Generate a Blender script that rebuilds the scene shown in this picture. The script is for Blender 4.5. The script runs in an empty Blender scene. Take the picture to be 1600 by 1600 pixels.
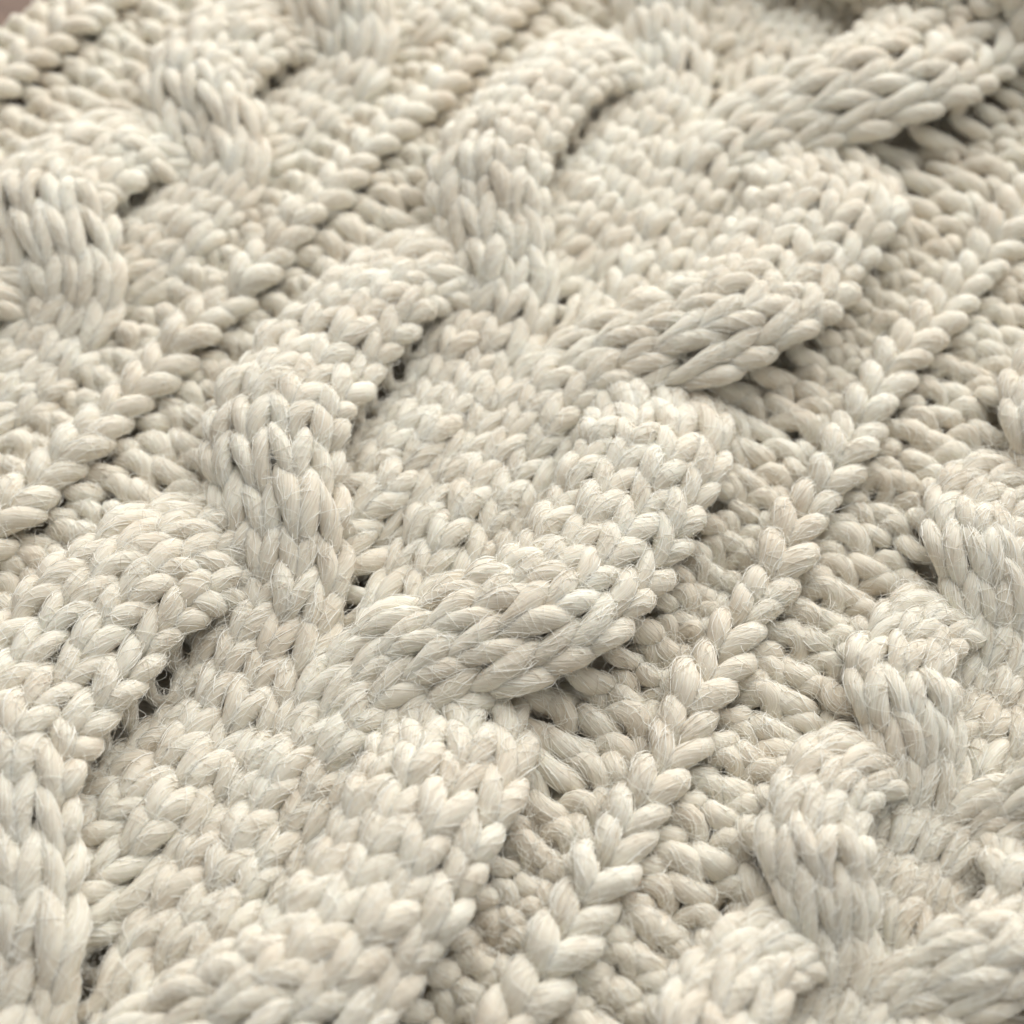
import bpy, math
import numpy as np
rng = np.random.default_rng(11)
SC = 0.0065                      # metres per knitting column
scene = bpy.context.scene

# ------------------------------------------------------------------ camera
F_PX, VP = 2400.0, (3200.0, -2650.0)     # focal length in photo pixels, vanishing point of the knit columns
Wd = np.array([VP[0] - 800, VP[1] - 800, F_PX])
Cd = -np.array([-(Wd[1] ** 2 + F_PX ** 2) / Wd[0], Wd[1], F_PX])
Wd /= np.linalg.norm(Wd); Cd /= np.linalg.norm(Cd)
Ud = np.cross(Cd, Wd)
UNIT = 0.03398150758
_d = np.array([590 - 800, 900 - 800, F_PX])
X0 = _d * (Ud[2] / Ud.dot(_d)) / UNIT
CAM = np.array([-X0.dot(Cd), -X0.dot(Wd), -X0.dot(Ud)])      # in knitting columns
R_right = np.array([Cd[0], Wd[0], Ud[0]])
R_down = np.array([Cd[1], Wd[1], Ud[1]])
R_fwd = np.array([Cd[2], Wd[2], Ud[2]])
cam = bpy.data.cameras.new('camera')
cam_o = bpy.data.objects.new('camera', cam)
scene.collection.objects.link(cam_o)
from mathutils import Matrix, Vector
M = Matrix.Identity(4)
for k in range(3):
    M[k][0] = R_right[k]; M[k][1] = -R_down[k]; M[k][2] = -R_fwd[k]; M[k][3] = CAM[k] * SC
cam_o.matrix_world = M
cam.sensor_width = 36.0; cam.lens = 36.0 * F_PX / 1600.0
cam.clip_start = 0.005; cam.clip_end = 50.0
cam.dof.use_dof = True
FOCUS = np.array([2.0, -0.4, 0.7])
cam.dof.focus_distance = float((FOCUS - CAM).dot(R_fwd)) * SC
cam.dof.aperture_fstop = 16.5
scene.camera = cam_o

def project(p):
    v = p - CAM
    z = v @ R_fwd
    return 800 + F_PX * (v @ R_right) / z, 800 + F_PX * (v @ R_down) / z, z

# ------------------------------------------------------------------ light
world = bpy.data.worlds.new('World'); scene.world = world
world.use_nodes = True
bg = world.node_tree.nodes['Background']
bg.inputs[0].default_value = (0.975, 0.985, 0.985, 1); bg.inputs[1].default_value = 0.26

def area(name, direction, dist, size, energy, color):
    l = bpy.data.lights.new(name, 'AREA'); l.shape = 'RECTANGLE'
    l.size, l.size_y = size; l.energy = energy; l.color = color
    o = bpy.data.objects.new(name, l); scene.collection.objects.link(o)
    d = Vector(direction).normalized()
    o.location = d * dist
    o.rotation_euler = d.to_track_quat('Z', 'Y').to_euler()
    return o
screen_up = np.array([-R_down[0], -R_down[1], 0]); screen_up /= np.linalg.norm(screen_up)
screen_rt = np.array([R_right[0], R_right[1], 0]); screen_rt /= np.linalg.norm(screen_rt)
wd = screen_up * 1.0 + screen_rt * 0.35 + np.array([0, 0, 0.85])
area('window_light', wd, 0.75, (1.1, 1.1), 11.5, (1.0, 0.99, 0.965))

scene.view_settings.view_transform = 'Standard'
scene.view_settings.look = 'None'
scene.view_settings.exposure = 0.27
scene.view_settings.gamma = 1.0

# ------------------------------------------------------------------ materials
def nodes_of(name):
    m = bpy.data.materials.new(name); m.use_nodes = True
    nt = m.node_tree; b = nt.nodes['Principled BSDF']
    return m, nt, b
def N(nt, t, **kw):
    n = nt.nodes.new(t)
    for k, v in kw.items(): setattr(n, k, v)
    return n
def math_node(nt, op, a, b=None):
    n = N(nt, 'ShaderNodeMath', operation=op)
    for i, v in enumerate((a, b)):
        if v is None: continue
        if isinstance(v, (int, float)): n.inputs[i].default_value = v
        else: nt.links.new(v, n.inputs[i])
    return n.outputs[0]

TWIST = 1.7
def wool_material():
    m, nt, b = nodes_of('cream_wool')
    L = nt.links.new
    uv = N(nt, 'ShaderNodeUVMap', uv_map='yarn')
    sep = N(nt, 'ShaderNodeSeparateXYZ'); L(uv.outputs[0], sep.inputs[0])
    s, v = sep.outputs[0], sep.outputs[1]
    th = math_node(nt, 'SUBTRACT', math_node(nt, 'MULTIPLY', v, 2 * math.pi), math_node(nt, 'MULTIPLY', s, TWIST))
    comb = N(nt, 'ShaderNodeCombineXYZ')
    L(math_node(nt, 'COSINE', th), comb.inputs[0]); L(math_node(nt, 'SINE', th), comb.inputs[1])
    L(math_node(nt, 'MULTIPLY', s, 0.22), comb.inputs[2])
    fib = N(nt, 'ShaderNodeTexNoise'); fib.inputs['Scale'].default_value = 7.0
    fib.inputs['Detail'].default_value = 4.0; fib.inputs['Roughness'].default_value = 0.65
    L(comb.outputs[0], fib.inputs['Vector'])
    tc = N(nt, 'ShaderNodeTexCoord')
    big = N(nt, 'ShaderNodeTexNoise'); big.inputs['Scale'].default_value = 130.0; big.inputs['Detail'].default_value = 3.0
    L(tc.outputs['Object'], big.inputs['Vector'])
    ramp = N(nt, 'ShaderNodeValToRGB')
    ramp.color_ramp.elements[0].position = 0.30; ramp.color_ramp.elements[0].color = (0.72, 0.665, 0.57, 1)
    ramp.color_ramp.elements[1].position = 0.66; ramp.color_ramp.elements[1].color = (0.92, 0.895, 0.81, 1)
    L(fib.outputs[0], ramp.inputs[0])
    ramp2 = N(nt, 'ShaderNodeValToRGB')
    ramp2.color_ramp.elements[0].position = 0.33; ramp2.color_ramp.elements[0].color = (0.89, 0.835, 0.77, 1)
    ramp2.color_ramp.elements[1].position = 0.67; ramp2.color_ramp.elements[1].color = (1.0, 1.0, 0.97, 1)
    L(big.outputs[0], ramp2.inputs[0])
    mix = N(nt, 'ShaderNodeMix', data_type='RGBA', blend_type='MULTIPLY'); mix.inputs[0].default_value = 1.0
    L(ramp.outputs[0], mix.inputs[6]); L(ramp2.outputs[0], mix.inputs[7])
    L(mix.outputs[2], b.inputs['Base Color'])
    bump = N(nt, 'ShaderNodeBump'); bump.inputs['Strength'].default_value = 0.85; bump.inputs['Distance'].default_value = 0.035 * SC
    L(fib.outputs[0], bump.inputs['Height']); L(bump.outputs[0], b.inputs['Normal'])
    b.inputs['Roughness'].default_value = 0.9
    b.inputs['Subsurface Weight'].default_value = 0.35; b.inputs['Subsurface Scale'].default_value = 0.12 * SC
    b.inputs['Subsurface Radius'].default_value = (1.0, 0.8, 0.6)
    b.inputs['Specular IOR Level'].default_value = 0.03
    b.inputs['Sheen Weight'].default_value = 0.1; b.inputs['Sheen Roughness'].default_value = 0.5
    return m
def fuzz_material():
    m, nt, b = nodes_of('wool_fibre')
    info = N(nt, 'ShaderNodeHairInfo')
    ramp = N(nt, 'ShaderNodeValToRGB')
    ramp.color_ramp.elements[0].color = (0.64, 0.565, 0.46, 1)
    ramp.color_ramp.elements[1].color = (0.92, 0.905, 0.84, 1)
    ramp.color_ramp.elements[0].position = 0.0; ramp.color_ramp.elements[1].position = 0.45
    nt.links.new(info.outputs['Random'], ramp.inputs[0]); nt.links.new(ramp.outputs[0], b.inputs['Base Color'])
    b.inputs['Roughness'].default_value = 0.9; b.inputs['Specular IOR Level'].default_value = 0.04
    return m
WOOL = wool_material(); FIBRE = fuzz_material()

# ------------------------------------------------------------------ table under the knit
def table_material():
    m, nt, b = nodes_of('brown_wood')
    L = nt.links.new
    tc = N(nt, 'ShaderNodeTexCoord'); mp = N(nt, 'ShaderNodeMapping'); mp.inputs['Scale'].default_value = (8, 90, 8)
    L(tc.outputs['Object'], mp.inputs[0])
    n = N(nt, 'ShaderNodeTexNoise'); n.inputs['Scale'].default_value = 3.0; n.inputs['Detail'].default_value = 6
    L(mp.outputs[0], n.inputs['Vector'])
    r = N(nt, 'ShaderNodeValToRGB')
    r.color_ramp.elements[0].color = (0.10, 0.055, 0.035, 1); r.color_ramp.elements[1].color = (0.22, 0.13, 0.085, 1)
    L(n.outputs[0], r.inputs[0]); L(r.outputs[0], b.inputs['Base Color'])
    b.inputs['Roughness'].default_value = 0.5
    return m
def mesh_obj(name, verts, faces, mat, parent=None):
    me = bpy.data.meshes.new(name); me.from_pydata(verts, [], faces); me.update()
    me.materials.append(mat)
    o = bpy.data.objects.new(name, me); scene.collection.objects.link(o)
    if parent: o.parent = parent
    return o
zt = -1.25 * SC; hw = 0.45; th_ = 0.03
tv = [(x, y, z) for z in (zt - th_, zt) for (x, y) in ((-hw, -hw), (hw, -hw), (hw, hw), (-hw, hw))]
table = mesh_obj('table_top', tv, [(3, 2, 1, 0), (4, 5, 6, 7), (0, 1, 5, 4), (1, 2, 6, 5), (2, 3, 7, 6), (3, 0, 4, 7)], table_material())
table['kind'] = 'structure'
table['label'] = 'dark brown wooden table top under the cream knit'

# ------------------------------------------------------------------ the knit: columns
H = 0.672                       # row height
ROWS = np.arange(-20, 38)
def sstep(x):
    x = np.clip(x, 0, 1); return x * x * x * (x * (6 * x - 15) + 10)
def bumpf(phi, w):              # 1 at the crossing, 0 at +-w
    x = np.clip(np.abs(phi) / w, 0, 1); return (0.5 + 0.5 * np.cos(np.pi * x))

class Cable:
    """two strands of n columns that change places every L; the strand from the 'start' side goes over the other"""
    def __init__(s, xl, xr, n, lean, L, y0, hf, hb, zone=0.66, lin=0.15, z0=0.35, dip=1.55, kap=(0.50, 0.16), wide=0.03, share=0.46, zs=-0.42, ze=0.6, ph=0.0):
        s.xl, s.xr, s.n, s.lean, s.L, s.y0 = xl, xr, n, lean, L, y0
        s.hf, s.hb, s.zone, s.lin, s.z0, s.dip, s.kap, s.wide, s.zs, s.ze = hf, hb, zone, lin, z0, dip, kap, wide, zs, ze
        W = xr - xl
        s.ps, s.pe = share * W / n, (1 - share) * W / n
        if lean > 0: s.xs, s.xe = xl + n * s.ps / 2 - 0.15, xr - n * s.pe / 2
        else: s.xs, s.xe = xr - n * s.ps / 2 + 0.15, xl + n * s.pe / 2
        s.r = np.random.default_rng(int(abs(xl * 100) + n)).normal(0, 1, (64, 4))
    def window(s, yrow):
        m = np.floor((yrow - s.y0) / s.L + 0.5)
        return m, (yrow - s.y0) / s.L - m
    def edge(s, y, side):                       # where the purl ground starts
        m, phi = s.window(y)
        d = s.dip * bumpf(phi + 0.01, 0.30) if (side > 0) == (s.lean > 0) else 0 * y
        return s.xr - d if side > 0 else s.xl + d
    def ramp(s, ph):
        return (1 - s.lin) * sstep(ph / s.zone + 0.5) + s.lin * np.clip(ph + 0.5, 0, 1)
    def col(s, slot, yrow, y):
        """slot 0..2n-1 in row yrow; centre, cross direction, normal and width at height y"""
        m, phi0 = s.window(yrow)
        phi = np.clip((y - s.y0) / s.L - m, -0.5, 0.5)
        rv = s.r[(m.astype(int)) % 64]
        on_left = slot < s.n
        started_left = np.where(phi0 < 0, on_left, not on_left)     # strand that is left before this crossing
        front = started_left if s.lean > 0 else ~started_left
        c = slot % s.n
        lead = np.where(front, 0.05, -0.035) * (1 - 4 * phi ** 2)
        st = s.ramp(phi - lead)
        e = 1e-3
        dst = (s.ramp(phi - lead + e) - s.ramp(phi - lead - e)) / (2 * e) / s.L
        g = np.where(front, st, 1 - st)                             # 0 at the start side, 1 at the end side
        xc = s.xs + (s.xe - s.xs) * g
        p = s.ps + (s.pe - s.ps) * g
        beta = np.arctan((s.xe - s.xs) * np.where(front, dst, -dst))
        b = bumpf(phi - 0.12 * (1 - 4 * phi ** 2), 0.5)            # rises slowly, ends in a steeper fold
        b2 = bumpf(phi, 0.36)
        w = p * (1 + np.where(front, s.wide * (1 + 0.25 * rv[..., 0]), 0.1) * b)
        k = s.kap[0] + s.kap[1] * np.where(front, b, 0.15 * b)
        q = (c - (s.n - 1) / 2) * w
        a = np.clip(q * k, -1.25, 1.25)
        xo = np.sin(a) / k; zo = (np.cos(a) - 1) / k
        zz = s.z0 + zo + s.zs + (s.ze - s.zs) * g + np.where(front, s.hf * (1 + 0.10 * rv[..., 1]) * b, -s.hb * b2)
        br = 0.75 * beta
        P = np.stack([xc + xo * np.cos(br), y - xo * np.sin(br), zz], -1)
        X = np.stack([np.cos(a) * np.cos(br), -np.cos(a) * np.sin(br), -np.sin(a)], -1)
        Nn = np.stack([np.sin(a) * np.cos(br), -np.sin(a) * np.sin(br), np.cos(a)], -1)
        return P, X, Nn, w

class Flat:
    """one of n columns between two edges"""
    def __init__(s, lo, hi, i, n, z):
        s.lo, s.hi, s.i, s.n, s.z = lo, hi, i, n, z
    def col(s, yrow, y):
        lo = s.lo(y) if callable(s.lo) else s.lo + 0 * y
        hi = s.hi(y) if callable(s.hi) else s.hi + 0 * y
        w = (hi - lo) / s.n
        x = lo + w * (s.i + 0.5)
        P = np.stack([x, y, s.z + 0 * y], -1)
        X = np.stack([1 + 0 * y, 0 * y, 0 * y], -1); Nn = np.stack([0 * y, 0 * y, 1 + 0 * y], -1)
        return P, X, Nn, w

LC, LL, LR = 8.06, 4.85, 3.45
c_left = Cable(-4.9, 0.0, 4, -1, LC, -0.1, 0.45, 0.3)
c_right = Cable(0.0, 4.9, 4, +1, LC, -1.3, 0.52, 0.3)
c_rope = Cable(-13.0, -8.3, 4, -1, LL, 3.1, 0.45, 0.35, share=0.43, zs=-0.4, ze=0.5, dip=1.2, zone=0.72)
c_sl = Cable(8.3, 10.9, 3, -1, LR, -2.1, 0.42, 0.3, zone=0.8, lin=0.3, kap=(0.75, 0.3), dip=0.4, wide=0.12, share=0.42, zs=-0.4, ze=0.45)
c_sr = Cable(10.9, 13.5, 3, +1, LR, -2.3, 0.42, 0.3, zone=0.75, lin=0.3, kap=(0.75, 0.3), dip=0.4, wide=0.12, share=0.42, zs=-0.4, ze=0.45)
RIBW = 1.05
cols = []     # (region, kind, function(yrow, y), loop style)
def add_flat(region, knit, lo, hi, n, z):
    for i in range(n): cols.append((region, knit, Flat(lo, hi, i, n, z).col, 'rib' if region == 'knit_rib' else 'flat'))
def add_cable(region, cb):
    for k in range(2 * cb.n): cols.append((region, +1, (lambda yr, y, k=k, cb=cb: cb.col(k, yr, y)), 'cable'))
def E(cb, side, off): return lambda y: cb.edge(y, side) + off
ZP, ZR = -0.36, 0.12
add_flat('purl_ground', -1, -17.6, -16.1, 2, -0.55)
add_flat('knit_rib', +1, -16.1, -15.25, 1, ZR)
add_flat('purl_ground', -1, -15.25, E(c_rope, -1, 0.05), 3, ZP)
add_cable('rope_cable', c_rope)
add_flat('purl_ground', -1, E(c_rope, +1, -0.05), -7.05, 2, ZP)
add_flat('knit_rib', +1, -7.05, -6.2, 1, ZR)
add_flat('purl_ground', -1, -6.2, E(c_left, -1, 0.05), 2, ZP)
add_cable('horseshoe_cable', c_left)
add_cable('horseshoe_cable', c_right)
add_flat('purl_ground', -1, E(c_right, +1, -0.05), 5.95, 2, ZP)
add_flat('knit_rib', +1, 5.95, 6.8, 1, ZR)
add_flat('purl_ground', -1, 6.8, E(c_sl, -1, 0.05), 2, ZP)
add_cable('narrow_horseshoe_cable', c_sl)
add_cable('narrow_horseshoe_cable', c_sr)
add_flat('purl_ground', -1, E(c_sr, +1, -0.05), 14.7, 2, ZP)
add_flat('knit_rib', +1, 14.7, 15.8, 1, ZR)
add_flat('purl_ground', -1, 15.8, 16.8, 1, ZP)
T = 26
tt = np.arange(T) / T * 2 * np.pi

def warp(P):
    x, y = P[..., 0], P[..., 1]
    tilt = np.interp(x, [-16, -8, -3, 0, 5, 7, 13], [0.075, 0.075, 0.0, -0.03, 0.0, 0.0, 0.04])
    far = np.interp(x, [3, 6.5], [0, 1]) * 0.008 * np.clip(y - 4, 0, None) ** 2
    wob = 0.05 * np.sin(0.9 * y + 0.5 * x) + 0.04 * np.sin(1.7 * y - 0.8 * x + 1)
    Q = P.copy()
    Q[..., 0] = x + tilt * y + np.minimum(far, 1.2) + wob
    Q[..., 1] = y + 0.05 * np.sin(0.7 * x + 0.3 * y) + 0.04 * np.sin(1.9 * x)
    Q[..., 2] = P[..., 2] + 0.10 * np.sin(0.35 * x + 0.25 * y + 1.0) + 0.08 * np.sin(0.6 * y - 0.5 * x)
    return Q

STYLE = {   # leg lean, loop height, depth, yarn radius, leg swell
    'rib':   (0.275, 1.28, 0.24, 0.125, 0.125),
    'flat':  (0.20, 1.22, 0.25, 0.20, -0.015),
    'cable': (0.275, 1.30, 0.23, 0.118, 0.122)}

class Patch:
    """a piece of knitting: every course is one continuous yarn through all columns"""
    def __init__(s, cols, rows, warp, seed):
        r = np.random.default_rng(seed)
        s.cols = cols; NC = s.NC = len(cols); NR = s.NR = len(rows); NPt = s.NPt = NC * T
        YR = (rows * H)[:, None]
        jit = r.normal(0, 1, (NR, NC, 6))
        def loop(i, t):
            reg, knit, fn, st = cols[i]
            A, Hh, d = STYLE[st][:3]
            Hh = Hh * (1 + 0.05 * jit[:, i, 0:1])
            a = t / (2 * np.pi) - 0.5 + A * np.sin(2 * t)[None] * (1 + 0.14 * jit[:, i, 4:5])
            yl = -0.5 * Hh * np.cos(t)[None]
            c = -d * knit * np.cos(2 * t)[None] + 0 * yl
            y = YR + yl + 0.065 * jit[:, i, 1:2]
            P, X, Nn, w = fn(np.broadcast_to(YR, y.shape), y)
            a = a + 0.05 * jit[:, i, 2:3]
            if t is tt: WID[:, i] = w
            if st == 'cable': c = c * (0.45 + 0.55 * np.minimum(w / 0.78, 1.15))
            return P + X * (a * w)[..., None] + Nn * (c + 0.05 * jit[:, i, 3:4])[..., None]
        PTS = np.zeros((NR, NC, T, 3)); WID = np.ones((NR, NC, T))
        wl = 0.5 * sstep(1 - tt / (0.55 * np.pi)); wr = 0.5 * sstep((tt - 1.45 * np.pi) / (0.55 * np.pi))
        for i in range(NC):
            P = loop(i, tt)
            if i > 0: P = P + (loop(i - 1, tt + 2 * np.pi) - P) * wl[None, :, None]
            if i < NC - 1: P = P + (loop(i + 1, tt - 2 * np.pi) - P) * wr[None, :, None]
            PTS[:, i] = P
        PTS = warp(PTS)
        s.PL = PTS.reshape(NR, NPt, 3)
        leg = np.sin(tt) ** 2
        RAD = np.zeros((NR, NC, T))
        for i in range(NC):
            base, swell = STYLE[cols[i][3]][3:]
            RAD[:, i] = (base + swell * leg)[None] * (1 + 0.085 * jit[:, i, 5:6])
            if cols[i][3] == 'flat': RAD[:, i] *= np.clip(WID[:, i] / 0.62, 0.85, 1.5) ** 0.3
            if cols[i][3] == 'cable': RAD[:, i] *= np.minimum(WID[:, i] / 0.78, 1.15) ** 0.45
        RAD = RAD.reshape(NR, NPt)
        k = np.array([1, 2, 3, 2, 1.]); k /= k.sum()
        RAD = sum(kk * np.roll(RAD, o, 1) for kk, o in zip(k, range(-2, 3)))
        n = np.arange(NPt)[None]; ph = lambda: r.uniform(0, 6, (NR, 1))
        RAD *= 1 + 0.05 * np.sin(n * 0.9 + ph() + 2 * np.sin(n * 0.17 + ph()))
        RAD *= 1 + 0.06 * np.sin(n * 0.31 + ph()) * np.sin(n * 0.083 + ph())
        s.RAD = RAD
        TAN = np.gradient(s.PL, axis=1); TAN /= np.linalg.norm(TAN, axis=2, keepdims=True)
        N1 = np.zeros_like(s.PL)
        n0 = np.cross(TAN[:, 0], np.array([0, 1., 0])); N1[:, 0] = n0 / np.linalg.norm(n0, axis=1, keepdims=True)
        for q in range(1, NPt):
            v = N1[:, q - 1] - TAN[:, q] * np.sum(N1[:, q - 1] * TAN[:, q], 1, keepdims=True)
            N1[:, q] = v / np.linalg.norm(v, axis=1, keepdims=True)
        s.N1 = N1; s.N2 = np.cross(TAN, N1)
        seg = np.linalg.norm(np.diff(s.PL, axis=1), axis=2)
        s.S = np.concatenate([np.zeros((NR, 1)), np.cumsum(seg, 1)], 1) + r.uniform(0, 50, (NR, 1))
        px, py, pz = project(PTS.mean(2)); pad = 360
        s.KEEP = (px > -pad) & (px < 1600 + pad) & (py > -pad) & (py < 1600 + pad)
        s.INVIEW = (px > -10) & (px < 1610) & (py > -10) & (py < 1610)
        s.size = 1.0 / pz

MSEG = 14
ang = np.arange(MSEG) / MSEG * 2 * np.pi
PLY = 3
TAUT0 = -0.5
def build(pt, name, sel, parent=None):
    PL, N1, N2, RADs, S, NP_ = pt.PL, pt.N1, pt.N2, pt.RAD, pt.S, pt.NPt
    """sel: list of (row, column) loops -> one mesh of yarn"""
    rr = np.array([s_[0] for s_ in sel]); cc = np.array([s_[1] for s_ in sel])
    idx = cc[:, None] * T + np.arange(T + 1)[None]
    idx = np.minimum(idx, NP_ - 1)
    gid = rr[:, None] * NP_ + idx
    uniq, invx = np.unique(gid.ravel(), return_inverse=True)
    invx = invx.reshape(gid.shape)
    ur, ui = uniq // NP_, uniq % NP_
    c, n1, n2, rad, ss = PL[ur, ui], N1[ur, ui], N2[ur, ui], RADs[ur, ui], S[ur, ui]
    ply = 1 + 0.055 * np.cos(PLY * (ang[None] - TWIST * ss[:, None]))
    direc = np.cos(ang)[None, :, None] * n1[:, None] + np.sin(ang)[None, :, None] * n2[:, None]
    verts = (c[:, None] + direc * (rad[:, None] * ply)[..., None]).reshape(-1, 3) * SC
    a_, b_ = invx[:, :-1].ravel(), invx[:, 1:].ravel()
    good = a_ != b_; a_, b_ = a_[good], b_[good]
    kk = np.arange(MSEG); k2 = (kk + 1) % MSEG
    quads = np.stack([a_[:, None] * MSEG + kk, b_[:, None] * MSEG + kk, b_[:, None] * MSEG + k2, a_[:, None] * MSEG + k2], -1).reshape(-1, 4)
    quads = quads[:, ::-1]
    me = bpy.data.meshes.new(name)
    me.vertices.add(len(verts)); me.vertices.foreach_set('co', verts.ravel())
    nq = len(quads)
    me.loops.add(nq * 4); me.loops.foreach_set('vertex_index', quads.ravel().astype(np.int32))
    me.polygons.add(nq); me.polygons.foreach_set('loop_start', np.arange(nq, dtype=np.int32) * 4)
    me.polygons.foreach_set('use_smooth', np.ones(nq, bool))
    su, sv = ss[a_], ss[b_]
    ul = np.stack([np.repeat(su, MSEG), np.repeat(sv, MSEG), np.repeat(sv, MSEG), np.repeat(su, MSEG)], -1)
    v0 = np.tile(kk / MSEG, len(a_)); v1 = np.tile((kk + 1) / MSEG, len(a_))
    vl = np.stack([v0, v0, v1, v1], -1)
    uvs = np.stack([ul[:, ::-1], vl[:, ::-1]], -1).reshape(-1)
    uvl = me.uv_layers.new(name='yarn'); uvl.data.foreach_set('uv', uvs.astype(np.float32))
    me.update(calc_edges=True)
    me.normals_split_custom_set_from_vertices(direc.reshape(-1, 3).astype(np.float32))
    me.materials.append(WOOL)
    o = bpy.data.objects.new(name, me); scene.collection.objects.link(o)
    if parent: o.parent = parent
    return o

sweater = bpy.data.objects.new('cable_knit_sweater', None); scene.collection.objects.link(sweater)
sweater['label'] = 'cream wool cable knit sweater lying on brown wood table'
sweater['category'] = 'sweater'

main = Patch(cols, ROWS, warp, 5)

# a second, doubled edge of the same knit lies across the far right end: reverse side out, rolled over
def roll(y):                    # y = length along the roll -> position (y, z) and outward normal
    R = 1.15; l = y - 0.0
    a0 = -2.0
    ang_ = np.clip(a0 + l / R, a0, math.pi / 2 + 0.12)
    extra = np.clip(l - R * (math.pi / 2 + 0.12 - a0), 0, None)
    yy = 20.6 - R * np.cos(ang_) + extra * 0.99
    zz = 0.95 + R * np.sin(ang_) - extra * 0.12
    return yy, zz, -np.cos(ang_), np.sin(ang_)
def roll_col(x, w, k):
    def fn(yrow, y):
        yy, zz, ny, nz = roll(y)
        bow = 0.02 * (x - 4) ** 2
        P = np.stack([x + 0 * y, yy + bow, zz], -1)
        return P, np.stack([1 + 0 * y, 0 * y, 0 * y], -1), np.stack([0 * y, ny, nz], -1), w + 0 * y
    return fn
ecols = [('folded_edge', -1 if k % 4 else +1, roll_col(-4.0 + 0.8 * k, 0.8, k), 'flat') for k in range(18)]
edge = Patch(ecols, np.arange(0, 13), lambda P: P, 8)

def regions_of(cl):
    out = []; last = None
    for i, c in enumerate(cl):
        if c[0] != last: out.append((c[0], [])); last = c[0]
        out[-1][1].append(i)
    return out
PART_LABEL = {'rope_cable': 'rope cable of two strands near the left edge of the knit',
              'horseshoe_cable': 'widest cable, strands folding into U shapes down the middle',
              'narrow_horseshoe_cable': 'narrow cable with steep slanting strands at the right',
              'folded_edge': 'rolled edge of the knit at the far right corner'}
single = set()
for kn in (1, -1):
    cand = [(main.size[r, i], r, i) for r in range(main.NR) for i in range(main.NC) if cols[i][1] == kn and main.INVIEW[r, i]]
    cand.sort(reverse=True)
    single |= {(r, i) for _, r, i in cand[:300]}
for pt, own_ok in ((main, True), (edge, False)):
    for nm, ids in regions_of(pt.cols):
        sel = [(r, i) for r in range(pt.NR) for i in ids if pt.KEEP[r, i]]
        if not sel: continue
        rest = [s_ for s_ in sel if not own_ok or s_ not in single]
        own = [s_ for s_ in sel if own_ok and s_ in single]
        # what is left of the region, as connected pieces
        left = set(rest); pieces = []
        while left:
            todo = [left.pop()]; piece = []
            while todo:
                r0, i0 = todo.pop(); piece.append((r0, i0))
                for dr in (-2, -1, 0, 1, 2):
                    for di in (-1, 0, 1):
                        if (r0 + dr, i0 + di) in left:
                            left.discard((r0 + dr, i0 + di)); todo.append((r0 + dr, i0 + di))
            if len(piece) < 6: own += piece
            else: pieces.append(sorted(piece))
        if not pieces: pieces, own = [own[:1]], own[1:]
        pieces.sort(key=len, reverse=True)
        built = [build(pt, nm, pc, sweater) for pc in pieces]
        part = built[0]
        for bo in built:
            if nm in PART_LABEL: bo['label'] = PART_LABEL[nm]
        for s_ in own:
            build(pt, 'knit_stitch' if pt.cols[s_[1]][1] > 0 else 'purl_stitch', [s_], part)

# one taut loop stretched across the crotch of each U of the wide cable
def taut_yarn(y0, seed):
    r = np.random.default_rng(seed); n = 22
    u = np.linspace(0, 1, n)
    c = np.stack([-0.75 + 1.6 * u, y0 + 0.05 + 0.10 * np.sin(2.5 * u) - 0.1 * u, -0.38 - 0.5 * (2 * u - 1) ** 4 + 0.10 * np.sin(np.pi * u)], -1)
    c = warp(c[None])[0]
    tan = np.gradient(c, axis=0); tan /= np.linalg.norm(tan, axis=1, keepdims=True)
    a1 = np.cross(tan, [0, 0, 1.0]); a1 /= np.linalg.norm(a1, axis=1, keepdims=True); a2 = np.cross(tan, a1)
    rad = 0.19 * (1 + 0.06 * np.sin(9 * u + r.uniform(0, 6)))
    ss = np.concatenate([[0], np.cumsum(np.linalg.norm(np.diff(c, axis=0), axis=1))]) + r.uniform(0, 9)
    ply = 1 + 0.055 * np.cos(PLY * (ang[None] - TWIST * ss[:, None]))
    v = c[:, None] + (np.cos(ang)[None, :, None] * a1[:, None] + np.sin(ang)[None, :, None] * a2[:, None]) * (rad[:, None] * ply)[..., None]
    f = [(i * MSEG + k_, i * MSEG + (k_ + 1) % MSEG, (i + 1) * MSEG + (k_ + 1) % MSEG, (i + 1) * MSEG + k_) for i in range(n - 1) for k_ in range(MSEG)]
    o = mesh_obj('stretched_loop', (v.reshape(-1, 3) * SC).tolist(), f, WOOL, sweater)
    o.data.polygons.foreach_set('use_smooth', np.ones(len(f), bool))
    uv = []
    for i in range(n - 1):
        for k_ in range(MSEG):
            uv += [ss[i], k_ / MSEG, ss[i], (k_ + 1) / MSEG, ss[i + 1], (k_ + 1) / MSEG, ss[i + 1], k_ / MSEG]
    o.data.uv_layers.new(name='yarn').data.foreach_set('uv', uv)
for m_ in range(0, 3):
    taut_yarn(TAUT0 + LC * m_, 20 + m_)

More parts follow.
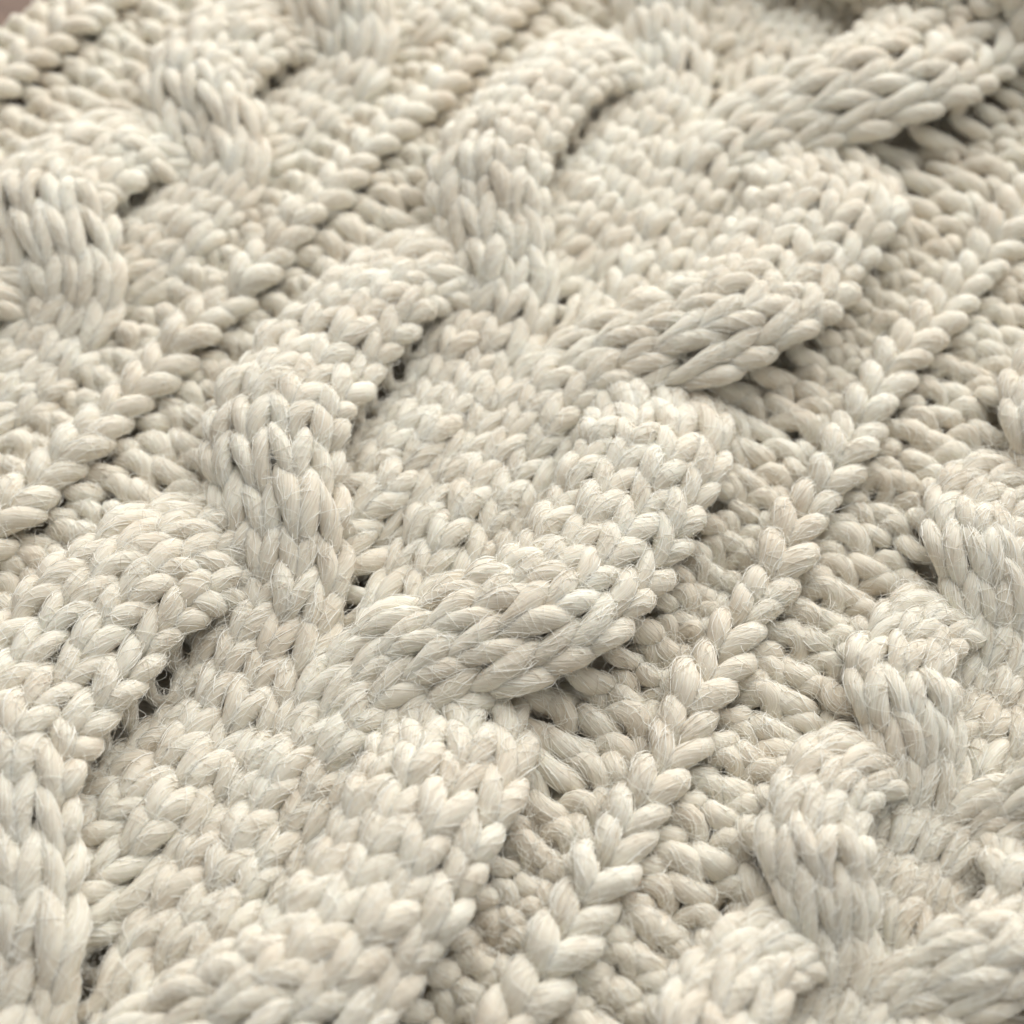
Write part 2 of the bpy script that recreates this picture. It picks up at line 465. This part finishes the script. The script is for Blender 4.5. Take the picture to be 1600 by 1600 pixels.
# the back of the sweater, seen only through gaps between the loops
bx = np.arange(-15.2, 17, 0.25); by = np.arange(-12, 27, 0.17)
gx, gy = np.meshgrid(bx, by)
gz = -1.02 + 0.07 * np.cos(gy * 2 * np.pi / H + 0.8 * np.sin(gx * 2 * np.pi / 0.8)) + 0.05 * np.sin(gx * 2 * np.pi / 0.8)
bp = warp(np.stack([gx, gy, gz], -1)); bp[..., 2] = np.minimum(bp[..., 2], -0.8)
ny_, nx_ = gx.shape
ii = np.arange(ny_ * nx_).reshape(ny_, nx_)
bf = np.stack([ii[:-1, :-1], ii[:-1, 1:], ii[1:, 1:], ii[1:, :-1]], -1).reshape(-1, 4)
back = mesh_obj('back_panel', (bp.reshape(-1, 3) * SC).tolist(), bf.tolist(), WOOL, sweater)
back.data.polygons.foreach_set('use_smooth', np.ones(len(bf), bool))
uvl = back.data.uv_layers.new(name='yarn')
uvl.data.foreach_set('uv', np.stack([gx.ravel()[bf].ravel(), gy.ravel()[bf].ravel() * 0.5], -1).ravel().astype(np.float32))

# ------------------------------------------------------------------ loose and lying fibres
def fibres(name, pts, per_loop, npts, length, lift, spread, curl, radius, seed):
    r = np.random.default_rng(seed)
    allP, allR = [], []
    u = np.linspace(0, 1, npts)[None]
    for pt in pts:
        rows_, cols_ = np.nonzero(pt.KEEP)
        if not len(rows_): continue
        dz = np.abs(1 / pt.size[rows_, cols_] - (FOCUS - CAM).dot(R_fwd))
        cnt = (per_loop * (0.25 + 0.75 * np.clip(2.0 - dz / 5.0, 0, 1)) * np.where(pt.INVIEW[rows_, cols_], 1, 0.4)).astype(int)
        rr = np.repeat(rows_, cnt); n = len(rr)
        base = np.repeat(cols_, cnt) * T + r.uniform(0, T, n)
        ln = (length[0] + (length[1] - length[0]) * r.random(n) ** 1.5) * r.choice([-1, 1], n)
        th0 = r.uniform(0, 2 * np.pi, n)
        pos = np.clip(base[:, None] + ln[:, None] * u * T / 3.4, 0, pt.NPt - 1.001)
        i0 = pos.astype(int); f = (pos - i0)[..., None]
        R2 = rr[:, None]
        lerp = lambda Ar: Ar[R2, i0] * (1 - f) + Ar[R2, i0 + 1] * f
        c, a1, a2 = lerp(pt.PL), lerp(pt.N1), lerp(pt.N2)
        rad = pt.RAD[R2, i0]; ss = pt.S[R2, i0] * (1 - f[..., 0]) + pt.S[R2, i0 + 1] * f[..., 0]
        th = th0[:, None] + TWIST * (ss - ss[:, :1]) + r.normal(0, spread, (n, 1)) * u
        th = th + curl * r.normal(0, 1, (n, 1)) * np.sin(u * r.uniform(3, 9, (n, 1)) + r.uniform(0, 6, (n, 1)))
        lf = lift * np.abs(r.normal(0, 1, (n, 1)))
        pw = r.uniform(0.8, 2.2, (n, 1))
        out = rad * 1.02 + 0.003 + lf * u ** pw
        P = c + (np.cos(th)[..., None] * a1 + np.sin(th)[..., None] * a2) * out[..., None]
        for fq in (3.0, 7.0):
            wav = r.normal(0, 1, (n, 1, 3)) * np.sin(u * fq * r.uniform(0.7, 1.3, (n, 1)) + r.uniform(0, 6, (n, 1)))[..., None]
            P = P + wav * (lf * 1.6 / fq)[..., None] * u[..., None]
        view = CAM - P[:, 0]; view /= np.linalg.norm(view, axis=1, keepdims=True)
        nrm = np.cos(th[:, :1]) * a1[:, 0] + np.sin(th[:, :1]) * a2[:, 0]
        ok = np.sum(nrm * view, 1) > -0.25
        allP.append(P[ok]); allR.append(r.uniform(0.55, 1.3, (int(ok.sum()), 1)) * (1 - 0.7 * u ** 2))
    P = np.concatenate(allP); rd = np.concatenate(allR) * radius * SC; n = len(P)
    hc = bpy.data.hair_curves.new(name)
    hc.add_curves([npts] * n)
    hc.position_data.foreach_set('vector', (P * SC).astype(np.float32).ravel())
    at = hc.attributes.get('radius') or hc.attributes.new('radius', 'FLOAT', 'POINT')
    at.data.foreach_set('value', rd.astype(np.float32).ravel())
    hc.materials.append(FIBRE)
    o = bpy.data.objects.new(name, hc); scene.collection.objects.link(o)
    o.parent = sweater; o['kind'] = 'stuff'
    return n
both = (main, edge)
nf = fibres('surface_fibres', both, 110, 8, (0.3, 0.9), 0.034, 0.8, 0.30, 0.007, 3)
nf2 = fibres('loose_fuzz', both, 150, 9, (0.1, 0.6), 0.12, 2.2, 0.8, 0.0047, 4)
print('loops', int(main.KEEP.sum()), 'in view', int(main.INVIEW.sum()), 'fibres', nf, nf2)
